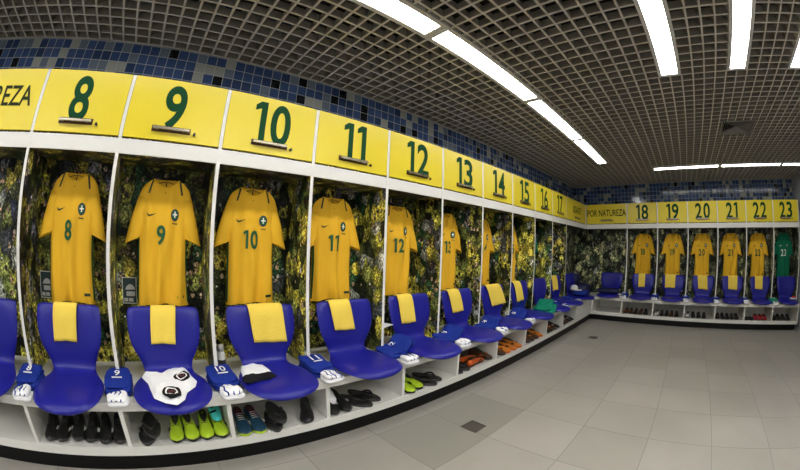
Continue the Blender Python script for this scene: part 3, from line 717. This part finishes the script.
# ------------------------------------------------------------------ footwear
def boot(upper, sole, lining, name='football_boot', studs=True, stripe=None):
    L = .270; t = root(name, (0, 0, 0), 0, 'x', 'shoe')
    sec = [(0.0, .012, .030, .060), (.012, .024, .014, .074), (.035, .030, .012, .082), (.07, .033, .012, .084), (.105, .034, .012, .078), (.14, .036, .012, .068), (.175, .041, .012, .057), (.205, .044, .012, .050), (.235, .042, .013, .043), (.255, .033, .015, .036), (.267, .018, .018, .029), (.272, .004, .022, .024)]
    rings = []
    for x, w, z0, z1 in sec:
        r = []; sh = .008 * math.sin(PI * x / L)
        for k in range(20):
            a = 2 * PI * k / 20; c, s = math.cos(a), math.sin(a)
            zz = (z0 + z1) / 2 + (z1 - z0) / 2 * (abs(s) ** .8) * (1 if s > 0 else -1)
            ww = w * (abs(c) ** .75) * (1 if c > 0 else -1) * (1 if s < .2 else 1 - .30 * s)
            r.append((x - L / 2, ww + sh, zz))
        rings.append(r)
    MB().loft(rings, cap0=True, cap1=True).build('upper', upper, t, smooth=True)
    # lining opening and tongue
    n = 18; ri = []
    def topz(x):
        for A, B in zip(sec, sec[1:]):
            if A[0] <= x <= B[0]: return A[3] + (B[3] - A[3]) * (x - A[0]) / (B[0] - A[0])
        return .06
    for q, dzz in ((1.0, -.002), (.88, .004), (.5, .002), (.02, .0)):
        ri.append([(.085 + .072 * q * math.cos(2 * PI * k / n) - L / 2, .007 + .024 * q * math.sin(2 * PI * k / n) * (1 - .25 * math.cos(2 * PI * k / n)), topz(.085 + .072 * q * math.cos(2 * PI * k / n)) + dzz - .004 * abs(q * math.sin(2 * PI * k / n))) for k in range(n)])
    MB().loft(ri).build('lining', lining, t, smooth=True)
    b = MB()
    for k in range(4):
        x = .112 + .016 * k - L / 2; z = topz(.112 + .016 * k) + .0045
        b.tube([(x, -.014, z - .006), (x + .003, .006, z + .0005), (x, .026, z - .006)], .0022, 5)
    lac = b.build('laces', LAMPFRAME if upper is TEALS else DARKG, t, smooth=True)
    # sole
    so = []
    for zz, k in ((.004, .9), (.014, 1.03), (.020, 1.03)):
        so.append([(x - L / 2, (w * k) * s_ + .008 * math.sin(PI * x / L), zz + (.006 if x > .25 or x < .01 else 0)) for x, w, s_ in [(q[0], q[1], 1) for q in sec] + [(q[0], q[1], -1) for q in reversed(sec)]])
    MB().loft(so, cap0=True).build('sole', sole, t)
    if stripe:
        for sgn in (-1, 1):
            b = MB(); v = [(.13, .030, .028), (.15, .030, .026), (.20, .040, .045), (.17, .036, .052), (.155, .036, .045)]
            b.add([(x - L / 2, .008 * math.sin(PI * x / L) + sgn * (w + .007), z) for x, w, z in v], [(0, 1, 2, 3, 4)]); b.build('logo', stripe, t, solid=.002)
    if False:
        b = MB()
        for x, y in ((.03, -.018), (.03, .018), (.06, -.02), (.06, .02), (.17, -.028), (.17, .030), (.205, -.03), (.205, .034), (.235, 0), (.19, 0)):
            b.loft([[(x - L / 2 + r * math.cos(k * PI / 3), y + .006 + r * math.sin(k * PI / 3), z) for k in range(6)] for r, z in ((.003, .0), (.006, .010))], cap0=True)
        b.build('studs', sole, t)
    return t
def slide_shoe(m, strapm):
    L = .265; t = root('flip_flop', (0, 0, 0), 0, 'x', 'flip-flop'); out = []
    for k in range(36):
        a = 2 * PI * k / 36; c, s = math.cos(a), math.sin(a); w = .054 if c > 0 else .044
        out.append((L / 2 * c, w * s * (1 - .10 * math.cos(2 * a))))
    def ring(sc, z, dz_=0): return [(x * sc, y * sc, z + .010 * max(0, -x / .13)) for x, y in out]
    MB().loft([ring(.97, .0), ring(1.0, .005), ring(1.0, .017), ring(.97, .021), ring(.88, .019)], cap0=True, cap1=True).build('sole', m, t, smooth=True)
    for s in (-1, 1):
        pts = [(.075, 0, .020), (.06, s * .012, .036), (.03, s * .034, .046), (-.005, s * .046, .038), (-.035, s * .044, .020)]
        MB().tube(pts, .0075, 8).build('strap', strapm, t, smooth=True)
    return t
shoes = {}
def shoe(kind, x, y, ang, label, grp, W=LW, z=Z_SHELF, roll=0, pitch=0):
    """toe towards +x, angle in degrees, x = outward position of the shoe's middle"""
    spec = {'lime': lambda: boot(LIME, BLACKS, BLACKS, stripe=BLACKS), 'black': lambda: boot(BLACKS, DARKG, BLACKS, stripe=CRESTW), 'petrol': lambda: boot(TEALS, LIME, MAROON, stripe=CRESTW),
            'orange': lambda: boot(ORANGE, BROWN, BLACKS, stripe=BLACKS), 'amber': lambda: boot(AMBER, ORANGE, BLACKS, stripe=BLACKS), 'brown': lambda: boot(BROWN, DARKG, BLACKS, stripe=AMBER), 'red': lambda: boot(RED, BLACKS, BLACKS, stripe=CRESTW),
            'white': lambda: boot(SHOEW, BLACKS, BLACKS, stripe=BLACKS), 'flip': lambda: slide_shoe(DARKG, BLACKS)}[kind]
    loc = W['at'](x, y, z + .0005); rz = W['rz'] + math.radians(ang)
    if kind not in shoes: t = spec(); shoes[kind] = t
    else: t = copy_tree(shoes[kind])
    t.location = loc; t.rotation_euler = (roll, pitch, rz); t['label'] = label; t['group'] = grp
    return t
G = 'shoes in the bench cubbies'
# locker 8: black boots
for i, (y, a, x) in enumerate(((.085, 4, .10), (.180, -6, .10), (.275, 3, .08), (.372, -4, .09), (.462, 2, .10), (.550, 3, .10))):
    shoe('black', x, y, a, 'black football boot under chair 8, %s counted from the left divider' % ('first', 'second', 'third', 'fourth', 'fifth', 'last')[i], G)
# locker 9
shoe('flip', .12, .735, -6, 'dark flip-flop under chair 9, lying flat on the shelf', 'flip-flops in the bench cubbies')
shoe('flip', .125, .765, 6, 'dark flip-flop under chair 9, upper one of the stacked pair', 'flip-flops in the bench cubbies', z=Z_SHELF + .050)
for i, y in enumerate((.912, .995, 1.092, 1.172)):
    shoe('lime', .115, y, (-4, 3, -3, 3)[i], 'lime green boot with black lining under chair 9, %s of four' % ('leftmost', 'second', 'third', 'rightmost')[i], G)
t = root('striped_sock', (.125, 1.172, Z_SHELF + .080), 0, 'turquoise sock with black bars stuffed into the rightmost lime boot', 'sock')
b = MB(); b.loft([[(x, w * math.cos(2 * PI * k / 16), z + h_ * math.sin(2 * PI * k / 16)) for k in range(16)] for x, w, z, h_ in ((-.13, .030, .055, .010), (-.06, .036, .055, .014), (.0, .036, .038, .014), (.045, .030, .018, .012), (.06, .012, .012, .006))], cap0=True, cap1=True).build('knit', TEALC, t, smooth=True)
b = MB()
for k in range(3): b.add([(-.075 + .038 * k, -.034, .061 - .010 * k + (.004 if k == 0 else 0)), (-.062 + .038 * k, -.034, .060 - .011 * k + (.004 if k == 0 else 0)), (-.052 + .038 * k, 0.006, .0745 - .0105 * k), (-.066 + .038 * k, 0.006, .0745 - .009 * k)], [(0, 1, 2, 3)])
b.build('knit_stripe', CLOTHK, t, solid=.003)
# locker 10
shoe('petrol', .135, 1.315, -2, 'petrol blue boot with maroon lining under chair 10, left of its pair', G)
shoe('petrol', .135, 1.402, 2, 'petrol blue boot with maroon lining under chair 10, right of its pair', G)
shoe('flip', .15, 1.520, -8, 'black flip-flop beside the petrol blue boots under chair 10, bottom one', 'flip-flops in the bench cubbies')
shoe('flip', .145, 1.545, 0, 'black flip-flop beside the petrol blue boots under chair 10, stacked on top', 'flip-flops in the bench cubbies', z=Z_SHELF + .050)
shoe('black', .14, 1.750, -22, 'single glossy black boot against the right divider under chair 10', G)
# locker 11
shoe('black', .115, 1.925, -3, 'black boot with a white sock in it under chair 11', G)
shoe('black', .115, 2.010, 2, 'black boot beside the sock-filled one under chair 11', G)
t = root('ankle_sock', (.115, 1.925, Z_SHELF + .066), 0, 'white sock stuffed into the black boot under chair 11', 'sock')
MB().loft([[(x, w * math.cos(2 * PI * k / 16), z + h_ * math.sin(2 * PI * k / 16)) for k in range(16)] for x, w, z, h_ in ((-.10, .026, .070, .010), (-.04, .034, .072, .016), (.02, .036, .055, .016), (.075, .030, .028, .014), (.10, .014, .014, .008))], cap0=True, cap1=True).build('knit', CLOTHW, t, smooth=True)
shoe('flip', .145, 2.135, 26, 'black flip-flop right of the black boots under chair 11, nearer the boots', 'flip-flops in the bench cubbies')
shoe('flip', .105, 2.235, 26, 'black flip-flop under chair 11, farther from the boots', 'flip-flops in the bench cubbies')
# locker 12
shoe('lime', .145, 2.555, 4, 'lime boot standing at the left divider under chair 12', G)
shoe('lime', .125, 2.650, 8, 'lime boot right beside the flip-flops under chair 12', G)
shoe('flip', .155, 2.765, 24, 'black flip-flop under chair 12, next to the lime boots', 'flip-flops in the bench cubbies')
shoe('flip', .115, 2.865, 24, 'black flip-flop under chair 12, away from the lime boots', 'flip-flops in the bench cubbies')
# locker 13
shoe('flip', .125, 3.160, 3, 'black flip-flop at the left divider under chair 13', 'flip-flops in the bench cubbies')
shoe('flip', .125, 3.262, 3, 'black flip-flop between its twin and the orange boots under chair 13', 'flip-flops in the bench cubbies')
shoe('orange', .185, 3.45, 97, 'orange boot lying lengthwise under chair 13, front one', G)
shoe('orange', .085, 3.46, 93, 'orange boot lying lengthwise under chair 13, behind the other', G)
shoe('brown', .10, 3.650, 4, 'brown boot against the right divider under chair 13', G)
# locker 14
for i, y in enumerate((3.86, 3.98, 4.10, 4.22)): shoe(('brown', 'amber', 'amber', 'amber')[i], .13, y, (3, -2, 2, 4)[i], '%s boot under chair 14, %s from the left' % (('brown', 'amber', 'amber', 'amber')[i], ('first', 'second', 'third', 'fourth')[i]), G)
for i, y in enumerate((4.46, 4.57, 4.69, 4.82)): shoe(('brown', 'brown', 'brown', 'amber')[i], .12, y, (3, -2, 2, 4)[i], '%s boot under chair 15, %s from the left' % (('brown', 'brown', 'brown', 'amber')[i], ('first', 'second', 'third', 'fourth')[i]), G)
for i, y in enumerate((5.07, 5.18, 5.30, 5.42)): shoe(('black', 'brown', 'brown', 'black')[i], .12, y, (3, -2, 2, 4)[i], '%s boot under chair 16, %s from the left' % (('black', 'brown', 'brown', 'black')[i], ('first', 'second', 'third', 'fourth')[i]), G)
for i, y in enumerate((5.70, 5.81, 5.93, 6.05)): shoe(('brown', 'brown', 'black', 'black')[i], .12, y, (3, -2, 2, 4)[i], '%s boot under chair 17, %s from the left' % (('brown', 'brown', 'black', 'black')[i], ('first', 'second', 'third', 'fourth')[i]), G)
# back wall
OD = ('leftmost', 'second from the left', 'third from the left', 'fourth from the left', 'rightmost')
for n, kinds in enumerate((('brown', 'brown', 'black', 'brown', 'black'), ('white', 'black', 'black', 'brown', 'black'), ('white', 'black', 'black', 'black'), ('black', 'black', 'black', 'black', 'black'), ('flip', 'flip', 'red', 'red', 'red'), ('black', 'black', 'black', 'black'))):
    for i, k in enumerate(kinds):
        a = X0 + n * WM + .075 + i * (.098 if len(kinds) > 4 else .110)
        shoe(k, .105 + .01 * ((i * 7 + n) % 3), a, (-4, 3, 0, -2, 4)[i], '%s %s under chair %d, %s in its cubby' % ({'flip': 'dark'}.get(k, k), 'flip-flop' if k == 'flip' else 'boot', 18 + n, OD[i] if i < len(kinds) - 1 else 'rightmost'), G if k != 'flip' else 'flip-flops in the bench cubbies', BW)

# ------------------------------------------------------------------ corner clutter
def bag(x, y, z, lx, ly, h, m, label, seed, name='duffel_bag', cat='bag', strap=True):
    t = root(name, (x, y, z), 0, label, cat)
    b = MB(); slab_cloth(b, 0, 0, .002, lx, ly, h, seed, amp=.7); b.build('body', m, t, smooth=True)
    if strap: MB().tube([(-lx * .25, -ly * .2, h * .9), (-lx * .2, -ly * .1, h + .05), (0, 0, h + .075), (lx * .2, ly * .1, h + .05), (lx * .25, ly * .2, h * .9)], .008, 6).build('strap', DARKG, t, smooth=True)
bag(.03, 7.05, Z_BENCH, .36, .40, .225, NAVY, 'dark navy sports bag in the corner between the two benches', 1.1)
bag(-.10, 7.02, Z_BENCH + .229, .20, .26, .17, NAVY, 'dark rucksack lying on top of the navy sports bag in the corner', 5.1, 'rucksack')
bag(.55, 7.20, SEATZ, .44, .26, .085, NAVY, 'dark clothing bundle on the corner chair under POR NATUREZA', 3.6, 'clothing_bundle', 'clothes', False)
bag(.18, 6.60, SEATZ, .26, .34, .075, CLOTHB, 'royal blue clothes heaped on the last chair of the left bench', 7.6, 'clothing_bundle', 'clothes', False)
t = root('sun_cap', (.06, 6.55, SEATZ + .085), 0, 'small white cap lying on the blue clothes near the corner', 'cap')
MB().loft(lathe([(.068, .0), (.070, .03), (.060, .065), (.035, .085), (.004, .09)]), cap0=True, cap1=True).build('crown', SHOEW, t, smooth=True)
MB().loft([[( .07 + .07 * math.cos(a), .085 * math.sin(a), z) for a in [2 * PI * k / 20 for k in range(20)]] for z in (.0, .008)], cap0=True, cap1=True).build('brim', SHOEW, t, smooth=True)
t = root('rolled_socks', (.80, 7.16, Z_BENCH + .06), 0, 'ball of white socks right of the corner chair', 'socks')
b = MB(); slab_cloth(b, 0, 0, -.059, .10, .11, .07, 2.0); b.build('knit', CLOTHW, t, smooth=True)
# something white and red on seat 23
t = root('folded_socks', (4.42, 7.20, SEATZ), 0, 'white and red folded cloth on the seat of chair 23', 'socks')
b = MB(); slab_cloth(b, 0, 0, .001, .16, .10, .030, 4.0); b.build('knit', CLOTHW, t, smooth=True); b = MB(); slab_cloth(b, .0, -.02, .031, .10, .04, .012, 4.9); b.build('red_band', RED, t, smooth=True)
